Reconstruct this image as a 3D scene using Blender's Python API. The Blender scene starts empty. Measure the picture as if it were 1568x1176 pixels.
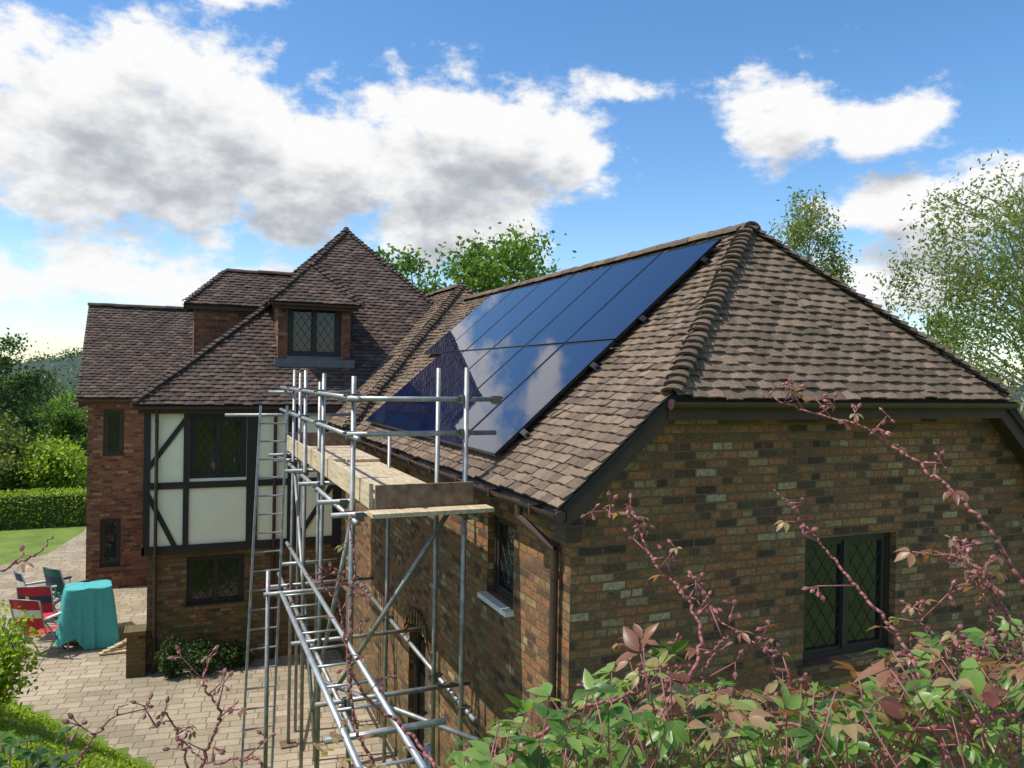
import bpy, math, random
import numpy as np
from mathutils import Vector, Matrix
random.seed(7); rng=np.random.default_rng(7)
scene=bpy.context.scene
R=math.radians
GZ=-5.4   # patio level (camera eye level is z=0)

# ------------------------------------------------------------------ node helpers
def newmat(name):
    m=bpy.data.materials.new(name); m.use_nodes=True
    nt=m.node_tree; b=nt.nodes['Principled BSDF']
    return m,nt,b
def N(nt,t,**k):
    n=nt.nodes.new(t)
    for a,v in k.items(): setattr(n,a,v)
    return n
def L(nt,a,b): nt.links.new(a,b)
def ramp(nt,fac,stops,interp='LINEAR'):
    r=N(nt,'ShaderNodeValToRGB'); r.color_ramp.interpolation=interp
    els=r.color_ramp.elements
    while len(els)<len(stops): els.new(0.5)
    for e,(p,c) in zip(els,stops):
        e.position=p; e.color=(c[0],c[1],c[2],1)
    L(nt,fac,r.inputs[0]); return r.outputs[0]
def mixc(nt,fac,a,b,mode='MIX'):
    m=N(nt,'ShaderNodeMix',data_type='RGBA',blend_type=mode)
    for s,v in ((m.inputs[0],fac),(m.inputs[6],a),(m.inputs[7],b)):
        if hasattr(v,'links'): L(nt,v,s)
        elif isinstance(v,(tuple,list)): s.default_value=(v[0],v[1],v[2],1)
        else: s.default_value=v
    return m.outputs[2]
def math_(nt,op,a,b=None,c=None,clamp=False):
    m=N(nt,'ShaderNodeMath',operation=op); m.use_clamp=clamp
    for i,v in enumerate((a,b,c)):
        if v is None: continue
        if hasattr(v,'links'): L(nt,v,m.inputs[i])
        else: m.inputs[i].default_value=v
    return m.outputs[0]
def noise(nt,vec,scale,detail=4,rough=0.55):
    n=N(nt,'ShaderNodeTexNoise'); n.inputs['Scale'].default_value=scale
    n.inputs['Detail'].default_value=detail; n.inputs['Roughness'].default_value=rough
    if vec is not None: L(nt,vec,n.inputs['Vector'])
    return n.outputs[0]
def objco(nt): return N(nt,'ShaderNodeTexCoord').outputs['Object']
def bump(nt,b,h,strength=0.5,dist=0.01):
    n=N(nt,'ShaderNodeBump'); n.inputs['Strength'].default_value=strength; n.inputs['Distance'].default_value=dist
    L(nt,h,n.inputs['Height']); L(nt,n.outputs[0],b.inputs['Normal'])

def simple(name,col,rough=0.6,metal=0.0,var=0.25,scale=6,bmp=0.0):
    m,nt,b=newmat(name); co=objco(nt)
    f=noise(nt,co,scale,3)
    c=ramp(nt,f,[(0.25,[x*(1-var) for x in col]),(0.75,[min(1,x*(1+var)) for x in col])])
    L(nt,c,b.inputs['Base Color']); b.inputs['Roughness'].default_value=rough; b.inputs['Metallic'].default_value=metal
    if bmp: bump(nt,b,noise(nt,co,scale*8,3),bmp,0.01)
    return m

def brick_mat(name,stops,mortar,bw=0.225,bh=0.075,ms=0.009,moss=False):
    m,nt,b=newmat(name); co=objco(nt)
    g=N(nt,'ShaderNodeNewGeometry')
    sn=N(nt,'ShaderNodeSeparateXYZ'); L(nt,g.outputs['Normal'],sn.inputs[0])
    sc=N(nt,'ShaderNodeSeparateXYZ'); L(nt,co,sc.inputs[0])
    ax=math_(nt,'GREATER_THAN',math_(nt,'ABSOLUTE',sn.outputs[0]),0.5)
    u=math_(nt,'ADD',math_(nt,'MULTIPLY',ax,sc.outputs[1]),math_(nt,'MULTIPLY',math_(nt,'SUBTRACT',1.0,ax),sc.outputs[0]))
    cv=N(nt,'ShaderNodeCombineXYZ'); L(nt,u,cv.inputs[0]); L(nt,sc.outputs[2],cv.inputs[1])
    nz=N(nt,'ShaderNodeTexNoise'); nz.inputs['Scale'].default_value=14; nz.inputs['Detail'].default_value=2; L(nt,cv.outputs[0],nz.inputs['Vector'])
    sub=N(nt,'ShaderNodeVectorMath',operation='SUBTRACT'); L(nt,nz.outputs['Color'],sub.inputs[0]); sub.inputs[1].default_value=(.5,.5,.5)
    ma=N(nt,'ShaderNodeVectorMath',operation='MULTIPLY_ADD'); L(nt,sub.outputs[0],ma.inputs[0]); ma.inputs[1].default_value=(.018,.018,0); L(nt,cv.outputs[0],ma.inputs[2])
    t=N(nt,'ShaderNodeTexBrick'); t.offset=0.5; t.squash=.5; t.squash_frequency=4
    t.inputs['Scale'].default_value=1; t.inputs['Brick Width'].default_value=bw; t.inputs['Row Height'].default_value=bh
    t.inputs['Mortar Size'].default_value=ms; t.inputs['Mortar Smooth'].default_value=0.35
    t.inputs['Color1'].default_value=(0,0,0,1); t.inputs['Color2'].default_value=(1,1,1,1); t.inputs['Mortar'].default_value=(.5,.5,.5,1)
    L(nt,ma.outputs[0],t.inputs['Vector'])
    c=ramp(nt,t.outputs['Color'],stops)
    f1=noise(nt,cv.outputs[0],26,4,0.7)
    c=mixc(nt,0.9,c,ramp(nt,f1,[(0.3,(.4,.37,.35)),(0.7,(1.4,1.35,1.3))]),'MULTIPLY')
    f2=noise(nt,cv.outputs[0],0.9,3)
    c=mixc(nt,0.8,c,ramp(nt,f2,[(0.3,(.65,.60,.56)),(0.7,(1.2,1.15,1.05))]),'MULTIPLY')
    mo=mixc(nt,f1,mortar,[x*0.45 for x in mortar])
    c=mixc(nt,t.outputs['Fac'],c,mo)
    if moss:
        hgt=math_(nt,'MULTIPLY_ADD',sc.outputs[2],-.30,-.55,clamp=True)
        f4=noise(nt,cv.outputs[0],2.4,5,.65)
        mk=ramp(nt,math_(nt,'ADD',f4,math_(nt,'MULTIPLY',hgt,.22)),[(.55,(0,0,0)),(.78,(.6,.6,.6))])
        c=mixc(nt,mk,c,(.09,.10,.03))
    L(nt,c,b.inputs['Base Color']); b.inputs['Roughness'].default_value=0.9
    h=math_(nt,'ADD',math_(nt,'SUBTRACT',1.0,t.outputs['Fac']),math_(nt,'MULTIPLY',f1,0.6))
    h=math_(nt,'ADD',h,math_(nt,'MULTIPLY',t.outputs['Color'],0.35))
    bump(nt,b,h,0.9,0.014)
    return m

def tile_mat(name,stops,lichen=(.24,.22,.16),k=1.0):
    m,nt,b=newmat(name); co=objco(nt)
    a=N(nt,'ShaderNodeAttribute'); a.attribute_name='rnd'
    c=ramp(nt,a.outputs['Fac'],[(p,[x*k for x in q]) for p,q in stops])
    f=noise(nt,co,30,4,0.7)
    c=mixc(nt,0.7,c,ramp(nt,f,[(0.3,(.55,.55,.55)),(0.7,(1.35,1.32,1.28))]),'MULTIPLY')
    f2=noise(nt,co,1.3,3)
    c=mixc(nt,0.5,c,ramp(nt,f2,[(0.3,(.72,.70,.68)),(0.7,(1.22,1.18,1.12))]),'MULTIPLY')
    f3=noise(nt,co,55,2,0.6)
    c=mixc(nt,ramp(nt,f3,[(0.62,(0,0,0)),(0.70,(.55,.55,.55))]),c,[x*k for x in lichen])
    L(nt,c,b.inputs['Base Color']); b.inputs['Roughness'].default_value=0.88
    bump(nt,b,f,0.5,0.006)
    return m

def leaf_mat(name,stops,trans=0.4,rough=0.5):
    m,nt,b=newmat(name); a=N(nt,'ShaderNodeAttribute'); a.attribute_name='rnd'
    c=ramp(nt,a.outputs['Fac'],stops)
    L(nt,c,b.inputs['Base Color']); b.inputs['Roughness'].default_value=rough
    tr=N(nt,'ShaderNodeBsdfTranslucent'); c2=mixc(nt,1.0,c,(1.8,1.9,.8),'MULTIPLY'); L(nt,c2,tr.inputs[0])
    ms=N(nt,'ShaderNodeMixShader'); ms.inputs[0].default_value=trans
    L(nt,b.outputs[0],ms.inputs[1]); L(nt,tr.outputs[0],ms.inputs[2])
    L(nt,ms.outputs[0],nt.nodes['Material Output'].inputs[0])
    return m

# ------------------------------------------------------------------ materials
M={}
M['brick']=brick_mat('stock_brick',[(0,(.070,.036,.024)),(.2,(.14,.070,.038)),(.42,(.235,.120,.054)),(.62,(.33,.130,.055)),(.84,(.27,.16,.072)),(.96,(.32,.22,.115)),(1,(.42,.34,.22))],(.18,.13,.075),moss=True)
M['brick_red']=brick_mat('red_brick',[(0,(.10,.036,.024)),(.35,(.19,.066,.038)),(.6,(.26,.09,.048)),(.85,(.22,.115,.065)),(1,(.32,.20,.13))],(.18,.13,.09))
GT=[(0,(.095,.066,.045)),(.3,(.135,.095,.064)),(.6,(.165,.118,.080)),(.9,(.20,.145,.10)),(1,(.23,.155,.105))]
M['tile_g']=tile_mat('brown_clay_tile',GT)
M['tile_h']=tile_mat('brown_bonnet_tile',GT,k=.72)
MT=[(0,(.042,.029,.024)),(.4,(.074,.050,.040)),(.75,(.10,.067,.053)),(1,(.14,.092,.07))]
M['tile_m']=tile_mat('dark_clay_tile',MT,(.15,.13,.10))
M['under']=simple('roof_underlay',(.025,.02,.018),.9)
M['dark']=simple('dark_stained_timber',(.024,.016,.012),.6,bmp=.2)
M['fascia']=simple('brown_fascia',(.055,.028,.018),.7)
M['plastic']=simple('brown_upvc_gutter',(.055,.028,.019),.5)
M['cream']=simple('cream_render',(.92,.85,.60),.85,var=.04,scale=3,bmp=.15)
M['white']=simple('white_paint',(.65,.65,.63),.5,var=.15)
M['lead']=simple('lead_flashing',(.11,.115,.12),.6,.1)
M['came']=simple('lead_cames',(.035,.035,.037),.5,.2)
M['galv']=simple('galvanised_steel',(.30,.30,.295),.5,.55,var=.4,scale=9)
M['alu']=simple('aluminium',(.42,.43,.43),.45,.6,var=.2,scale=9)
M['coupler']=simple('steel_coupler',(.15,.14,.13),.5,.7,scale=20)
m,nt,b=newmat('scaffold_board_wood'); co=objco(nt)
mp=N(nt,'ShaderNodeMapping'); mp.inputs['Scale'].default_value=(14,1.2,14); L(nt,co,mp.inputs[0])
f=noise(nt,mp.outputs[0],3,4,.6); c=ramp(nt,f,[(.3,(.34,.25,.15)),(.55,(.56,.45,.29)),(.8,(.66,.56,.40))]); L(nt,c,b.inputs['Base Color']); b.inputs['Roughness'].default_value=.75; M['wood']=m
M['wood_d']=simple('weathered_board',(.17,.11,.07),.8,var=.5,scale=12)
m,nt,b=newmat('window_glass'); co=objco(nt)
b.inputs['Base Color'].default_value=(.012,.014,.013,1); b.inputs['Roughness'].default_value=.03; b.inputs['Specular IOR Level'].default_value=.6
bump(nt,b,noise(nt,co,2.2,2),.12,.05); M['glass']=m
m,nt,b=newmat('solar_cell_glass')
a=N(nt,'ShaderNodeUVMap'); a.uv_map='cells'
t=N(nt,'ShaderNodeTexBrick'); t.offset=0; t.inputs['Scale'].default_value=1; t.inputs['Brick Width'].default_value=1; t.inputs['Row Height'].default_value=1
t.inputs['Mortar Size'].default_value=.010; t.inputs['Color1'].default_value=(.006,.011,.036,1); t.inputs['Color2'].default_value=(.007,.012,.040,1); t.inputs['Mortar'].default_value=(.009,.014,.036,1)
L(nt,a.outputs[0],t.inputs['Vector']); L(nt,t.outputs['Color'],b.inputs['Base Color'])
b.inputs['Roughness'].default_value=.025; b.inputs['Specular IOR Level'].default_value=1.0; b.inputs['IOR'].default_value=1.5; M['solar']=m
M['pvframe']=simple('black_anodised_frame',(.02,.02,.024),.3,.5)
# leaves
M['lf_tree']=leaf_mat('tree_leaves',[(0,(.045,.085,.018)),(.5,(.10,.18,.03)),(1,(.18,.27,.05))],.45)
M['lf_dark']=leaf_mat('dark_leaves',[(0,(.02,.045,.012)),(.5,(.045,.085,.022)),(1,(.08,.13,.035))])
M['lf_birch']=leaf_mat('birch_leaves',[(0,(.08,.11,.03)),(.5,(.16,.20,.055)),(1,(.26,.28,.10))],.45)
M['lf_yel']=leaf_mat('yellow_green_leaves',[(0,(.10,.16,.02)),(.5,(.25,.34,.035)),(1,(.42,.48,.06))],.45)
M['lf_front']=leaf_mat('creeper_green_leaves',[(0,(.04,.09,.02)),(.35,(.13,.23,.045)),(.7,(.22,.33,.09)),(.85,(.30,.27,.11)),(1,(.26,.12,.07))],.42,.38)
M['lf_red']=leaf_mat('creeper_red_leaves',[(0,(.15,.05,.04)),(.4,(.28,.13,.08)),(.75,(.35,.22,.13)),(1,(.24,.24,.09))],.4,.4)
M['stem']=simple('red_stem',(.25,.085,.085),.5,var=.4,scale=20)
M['bark']=simple('bark',(.09,.07,.05),.9,var=.4,scale=8,bmp=.5)
M['bark_b']=simple('birch_bark',(.42,.40,.36),.8,var=.5,scale=5,bmp=.3)

m,nt,b=newmat('grass'); co=objco(nt)
f=noise(nt,co,1.1,5,.65); c=ramp(nt,f,[(.3,(.10,.16,.022)),(.55,(.17,.25,.035)),(.75,(.22,.30,.05))])
f2=noise(nt,co,60,2); c=mixc(nt,.6,c,ramp(nt,f2,[(.3,(.6,.6,.6)),(.7,(1.4,1.4,1.3))]),'MULTIPLY')
L(nt,c,b.inputs['Base Color']); b.inputs['Roughness'].default_value=.9; bump(nt,b,f2,.8,.03); M['grass']=m
m,nt,b=newmat('block_paving'); co=objco(nt)
mp=N(nt,'ShaderNodeMapping'); mp.inputs['Rotation'].default_value=(0,0,R(8)); L(nt,co,mp.inputs[0])
t=N(nt,'ShaderNodeTexBrick'); t.offset=.43; t.squash=.75; t.squash_frequency=3
for k,v in (('Scale',1),('Brick Width',.34),('Row Height',.21),('Mortar Size',.010),('Mortar Smooth',.3)): t.inputs[k].default_value=v
t.inputs['Color1'].default_value=(0,0,0,1); t.inputs['Color2'].default_value=(1,1,1,1); t.inputs['Mortar'].default_value=(.5,.5,.5,1); L(nt,mp.outputs[0],t.inputs['Vector'])
c=ramp(nt,t.outputs['Color'],[(0,(.31,.25,.175)),(.5,(.37,.305,.222)),(1,(.43,.36,.27))])
f=noise(nt,co,.8,4); c=mixc(nt,.9,c,ramp(nt,f,[(.3,(.68,.68,.64)),(.7,(1.15,1.12,1.08))]),'MULTIPLY')
f2=noise(nt,co,30,4); c=mixc(nt,.6,c,ramp(nt,f2,[(.3,(.75,.75,.75)),(.7,(1.2,1.2,1.2))]),'MULTIPLY')
c=mixc(nt,t.outputs['Fac'],c,(.15,.135,.08)); L(nt,c,b.inputs['Base Color']); b.inputs['Roughness'].default_value=.9
bump(nt,b,math_(nt,'SUBTRACT',math_(nt,'MULTIPLY',f2,.4),t.outputs['Fac']),.6,.01); M['pave']=m
M['hill']=simple('wooded_hill',(.028,.05,.03),.95,var=.4,scale=.12)
def fabric(name,col): return simple(name,col,.8,var=.15,scale=18,bmp=.15)
M['teal']=fabric('teal_cloth',(.07,.38,.38)); M['red']=fabric('red_canvas',(.45,.02,.04)); M['navy']=fabric('navy_canvas',(.03,.035,.08)); M['green']=fabric('green_canvas',(.02,.12,.08))

# ------------------------------------------------------------------ mesh builder
class MB:
    def __init__(s): s.v=[]; s.f=[]; s.m=[]; s.r=[]
    def face(s,pts,mi=0,r=.5):
        i=len(s.v); s.v+= [tuple(p) for p in pts]; s.f.append(tuple(range(i,i+len(pts)))); s.m.append(mi); s.r.append(r)
    def box(s,x0,x1,y0,y1,z0,z1,mi=0,mat=None,r=.5):
        P=[Vector((x,y,z)) for z in (z0,z1) for y in (y0,y1) for x in (x0,x1)]
        if mat is not None: P=[mat@p for p in P]
        i=len(s.v); s.v+=[tuple(p) for p in P]
        for q in ((0,2,3,1),(4,5,7,6),(0,1,5,4),(2,6,7,3),(0,4,6,2),(1,3,7,5)):
            s.f.append(tuple(i+k for k in q)); s.m.append(mi); s.r.append(r)
    def beam(s,a,b,w,h,up=(0,0,1),mi=0):
        a=Vector(a); b=Vector(b); d=(b-a).normalized(); up=Vector(up)
        sd=d.cross(up).normalized(); u=sd.cross(d)
        mt=Matrix.Translation(a)@Matrix((sd,d,u)).transposed().to_4x4()
        s.box(-w/2,w/2,0,(b-a).length,-h/2,h/2,mi,mt)
    def tube(s,a,b,r0,r1=None,n=8,mi=0,r=.5,cap=True):
        if r1 is None: r1=r0
        a=Vector(a); b=Vector(b); d=(b-a).normalized()
        q=Vector((0,0,1)) if abs(d.z)<.9 else Vector((1,0,0))
        x=d.cross(q).normalized(); y=d.cross(x); i=len(s.v)
        for c,rr in ((a,r0),(b,r1)):
            for k in range(n):
                t=2*math.pi*k/n; s.v.append(tuple(c+(x*math.cos(t)+y*math.sin(t))*rr))
        for k in range(n):
            s.f.append((i+k,i+(k+1)%n,i+n+(k+1)%n,i+n+k)); s.m.append(mi); s.r.append(r)
        if cap:
            s.f.append(tuple(i+k for k in range(n))[::-1]); s.m.append(mi); s.r.append(r)
            s.f.append(tuple(i+n+k for k in range(n))); s.m.append(mi); s.r.append(r)
    def path(s,pts,r0,r1,n=6,mi=0):
        k=len(pts)-1
        for j in range(k):
            s.tube(pts[j],pts[j+1],r0+(r1-r0)*j/k,r0+(r1-r0)*(j+1)/k,n,mi)
    def obj(s,name,mats,parent=None,smooth=False):
        me=bpy.data.meshes.new(name); me.from_pydata(s.v,[],s.f)
        for m in (mats if isinstance(mats,(list,tuple)) else [mats]): me.materials.append(m)
        me.polygons.foreach_set('material_index',s.m)
        a=me.attributes.new('rnd','FLOAT','FACE'); a.data.foreach_set('value',s.r)
        if smooth: me.polygons.foreach_set('use_smooth',[True]*len(s.f))
        me.update(); o=bpy.data.objects.new(name,me); scene.collection.objects.link(o)
        if parent: o.parent=parent
        return o
def empty(name):
    o=bpy.data.objects.new(name,None); scene.collection.objects.link(o); return o

# ------------------------------------------------------------------ roofs
def tile_face(mb,poly,g=.1,w=.165,th=.022,under=None,jit=.007):
    P=[Vector(p) for p in poly]
    n=Vector((0,0,0))
    for i in range(len(P)): n+= P[i].cross(P[(i+1)%len(P)])
    n.normalize()
    if n.z<0: n=-n
    dn=(Vector((0,0,-1))+n*n.z).normalized(); ac=n.cross(dn)
    O=P[0]; ab=[((p-O).dot(ac),(p-O).dot(dn)) for p in P]
    if under is not None:
        under.face([p-n*.012 for p in P]); under.face([p-n*.06 for p in P][::-1])
        for i in range(len(P)):
            a,b=P[i],P[(i+1)%len(P)]; under.face([a-n*.012,b-n*.012,b-n*.06,a-n*.06])
    bmin=min(b for _,b in ab); bmax=max(b for _,b in ab)
    row=0; b0=bmax+.02
    while b0-g*.5>bmin:
        bs=b0-g*.5; xs=[]
        for i in range(len(ab)):
            (a1,b1),(a2,b2)=ab[i],ab[(i+1)%len(ab)]
            if (b1-bs)*(b2-bs)<0: xs.append(a1+(a2-a1)*(bs-b1)/(b2-b1))
        if len(xs)>=2:
            x0,x1=min(xs),max(xs); a=math.floor(x0/w)*w+(row%2)*w*.5-w
            while a<x1:
                c0=max(a+.002,x0); c1=min(a+w-.002,x1)
                if c1-c0>.02:
                    r=random.random(); j=random.gauss(0,jit); lift=abs(random.gauss(0,.005)); tw=random.gauss(0,.0035)
                    if random.random()<.015: j+=.02; tw*=3
                    if c0==x0 or c1==x1: j+=random.uniform(-.01,.02); lift+=random.uniform(0,.012)
                    lo=b0+j; hi=b0-g*1.65; cm=(c0+c1)/2
                    def pt(x,y,h): return O+ac*x+dn*y+n*h
                    hb=th*1.25+lift
                    T=[pt(c0,hi,-.002),pt(cm,hi,.004),pt(c1,hi,-.002),pt(c0,lo,hb-.004+tw),pt(cm,lo,hb+.004),pt(c1,lo,hb-.004-tw),
                       pt(c0,lo,hb-th),pt(cm,lo,hb-th+.006),pt(c1,lo,hb-th)]
                    i=len(mb.v); mb.v+=[tuple(p) for p in T]
                    for q in ((0,3,4,1),(1,4,5,2),(3,6,7,4),(4,7,8,5),(0,6,3),(2,5,8)):
                        mb.f.append(tuple(i+k for k in q)); mb.m.append(0); mb.r.append(r)
                a+=w
        b0-=g; row+=1

def ridge_tiles(mb,a,b,r=.11,L_=.32,drop=.5,steps=False,side=None,mi=0):
    a=Vector(a); b=Vector(b); d=(b-a); ln=d.length; d.normalize()
    sd=d.cross(Vector((0,0,1))).normalized(); up=sd.cross(d)
    k=max(1,int(ln/L_)); seg=ln/k
    hf=.5 if steps else .75
    for i in range(k):
        s=a+d*seg*i+ Vector((random.gauss(0,.004),random.gauss(0,.004),random.gauss(0,.004))); e=s+d*seg*(1.6 if steps else 1.02)
        rr0=r*(1.18 if steps else 1.0)*random.uniform(.93,1.07); rr1=r*(.72 if steps else 1.0); rn=random.random()*.8; n=7
        lift0=.026 if steps else random.uniform(.0,.006); i0=len(mb.v)
        for (c,rr,lf) in ((s,rr0,lift0),(e,rr1,-.01 if steps else 0),(s,rr0-.022,lift0-.016)):
            for q in range(n+1):
                t=math.pi*q/n
                mb.v.append(tuple(c+sd*math.cos(t)*rr+up*(math.sin(t)*rr*hf-rr*drop+lf)))
        for q in range(n):
            mb.f.append((i0+q,i0+q+1,i0+n+1+q+1,i0+n+1+q)); mb.m.append(mi); mb.r.append(rn)
            mb.f.append((i0+q+1,i0+q,i0+2*(n+1)+q,i0+2*(n+1)+q+1)); mb.m.append(mi); mb.r.append(rn*.3)

house=empty('brick_house')
under=MB(); tg=MB(); tm=MB(); rg=MB(); rm=MB()
RX=5.63; ex0=2.64; ex1=2*RX-ex0; ez=-.967; rz=1.664; yv=5.2; yr=6.74; hx0=3.62; hx1=7.64; hz=-.10; ye=16.3
tile_face(tg,[(ex0,yv,ez),(hx0,yv,hz),(RX,yr,rz),(RX,ye,rz),(ex0,ye,ez)],under=under)
tile_face(tg,[(ex1,yv,ez),(ex1,ye,ez),(RX,ye,rz),(RX,yr,rz),(hx1,yv,hz)],under=under)
tile_face(tg,[(hx0,yv-.03,hz-.03),(hx1,yv-.03,hz-.03),(RX,yr,rz)],under=under,jit=.011)
ridge_tiles(rg,(hx0-.02,yv-.03,hz+.0),(RX,yr,rz+.03),r=.085,L_=.10,drop=.10,steps=True,mi=1)
ridge_tiles(rg,(hx1+.02,yv-.03,hz+.0),(RX,yr,rz+.03),r=.085,L_=.10,drop=.10,steps=True,mi=1)
ridge_tiles(rg,(RX,yr-.08,rz+.03),(RX,16,rz+.03),r=.12,L_=.33,drop=.3)
lk=(RX,16.1,2.0)
tile_face(tg,[lk,(2.55,13.02,-.895),(2.55,14.6,-.895),(RX,20,2.0)],under=under)
tile_face(tg,[lk,(2.55,13.02,-.895),(8.71,13.02,-.895)],under=under)
tile_face(tg,[lk,(8.71,13.02,-.895),(8.71,20,-.895),(RX,20,2.0)],under=under)
ridge_tiles(rg,(2.55,13.02,-.87),(RX,16.1,2.02),r=.085,L_=.10,drop=.15,steps=True,mi=1)
ridge_tiles(rg,(8.71,13.02,-.87),(RX,16.1,2.02),r=.085,L_=.10,drop=.15,steps=True,mi=1)
ridge_tiles(rg,(RX,16.1,2.03),(RX,20,2.03),r=.12,L_=.33,drop=.3)
Lc=(-.8,14.9,-.57); Bp=(1.68,16.8,1.467); Ap=(3.55,18.64,3.44); Rc=(7.29,14.9,-.57); BR=(7.29,22.4,-.57); BL=(-.8,22.4,-.57)
tile_face(tm,[Lc,Bp,Ap,Rc],under=under)
tile_face(tm,[Rc,Ap,BR],under=under)
tile_face(tm,[Lc,Bp,BL],under=under); tile_face(tm,[Bp,Ap,BL],under=under)
tile_face(tm,[BL,Ap,BR],under=under)
for a,b in ((Lc,Bp),(Bp,Ap),(Rc,Ap),(BR,Ap),(BL,Ap)):
    ridge_tiles(rm,(a[0],a[1],a[2]+.02),(b[0],b[1],b[2]+.03),r=.08,L_=.11,drop=.15,steps=True)
rm.tube((3.55,18.64,3.40),(3.55,18.64,3.55),.10,.05,8)
D=dict(x0=1.5,x1=3.27,ye=15.38,z=1.40,ay=16.26,az=2.27)
mx=(D['x0']+D['x1'])/2
tile_face(tm,[(D['x0'],D['ye'],D['z']),(D['x1'],D['ye'],D['z']),(mx,D['ay'],D['az'])],under=under)
tile_face(tm,[(D['x0'],D['ye'],D['z']),(mx,D['ay'],D['az']),(mx,17.6,D['az']),(D['x0'],17.2,D['z'])],under=under)
tile_face(tm,[(D['x1'],D['ye'],D['z']),(mx,D['ay'],D['az']),(mx,17.6,D['az']),(D['x1'],17.2,D['z'])],under=under)
for sx in (D['x0'],D['x1']): ridge_tiles(rm,(sx,D['ye'],D['z']+.02),(mx,D['ay'],D['az']+.02),r=.07,L_=.11,drop=.15,steps=True)
ridge_tiles(rm,(mx,D['ay'],D['az']+.03),(mx,17.6,D['az']+.03),r=.10,L_=.3,drop=.3)
tile_face(tm,[(.02,18.3,1.52),(.9,19.3,2.39),(3.0,19.3,2.39),(2.2,18.3,1.52)],under=under)
tile_face(tm,[(.02,20.3,1.52),(.9,19.3,2.39),(3.0,19.3,2.39),(2.2,20.3,1.52)],under=under)
tile_face(tm,[(.02,18.3,1.52),(.9,19.3,2.39),(.02,20.3,1.52)],under=under)
ridge_tiles(rm,(.9,19.3,2.41),(3,19.3,2.41),r=.10,L_=.3,drop=.3)
for y in (18.3,20.3): ridge_tiles(rm,(.02,y,1.54),(.9,19.3,2.41),r=.07,L_=.11,drop=.15,steps=True)
tile_face(tm,[(-2.36,21.1,-.64),(-2.36,23.5,1.76),(3,23.5,1.76),(3,21.1,-.64)],under=under)
tile_face(tm,[(-2.36,25.9,-.64),(-2.36,23.5,1.76),(3,23.5,1.76),(3,25.9,-.64)],under=under)
ridge_tiles(rm,(-2.38,23.5,1.78),(3,23.5,1.78),r=.11,L_=.3,drop=.3)
tg.obj('garage_roof_tiles',M['tile_g'],house); tm.obj('main_roof_tiles',M['tile_m'],house)
rg.obj('garage_ridge_tiles',[M['tile_g'],M['tile_h']],house,False); rm.obj('main_ridge_tiles',M['tile_m'],house,False)
under.obj('roof_underlay',M['under'],house)

# ------------------------------------------------------------------ walls
def wall(mb,axis,c,u0,u1,z0,z1,ops=(),depth=.10,inward=1,mi=0):
    us=sorted({u0,u1,*[o[0] for o in ops],*[o[1] for o in ops]}); zs=sorted({z0,z1,*[o[2] for o in ops],*[o[3] for o in ops]})
    def P(u,z,dd=0): return (u,c+dd*inward,z) if axis=='x' else (c+dd*inward,u,z)
    for i in range(len(us)-1):
        for j in range(len(zs)-1):
            um=(us[i]+us[i+1])/2; zm=(zs[j]+zs[j+1])/2
            if any(o[0]<um<o[1] and o[2]<zm<o[3] for o in ops): continue
            mb.face([P(us[i],zs[j]),P(us[i+1],zs[j]),P(us[i+1],zs[j+1]),P(us[i],zs[j+1])],mi)
    for a,b,lo,hi in ops:
        mb.face([P(a,lo),P(a,hi),P(a,hi,depth),P(a,lo,depth)],mi); mb.face([P(b,lo),P(b,lo,depth),P(b,hi,depth),P(b,hi)],mi)
        mb.face([P(a,lo),P(a,lo,depth),P(b,lo,depth),P(b,lo)],mi); mb.face([P(a,hi),P(b,hi),P(b,hi,depth),P(a,hi,depth)],mi)

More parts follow.
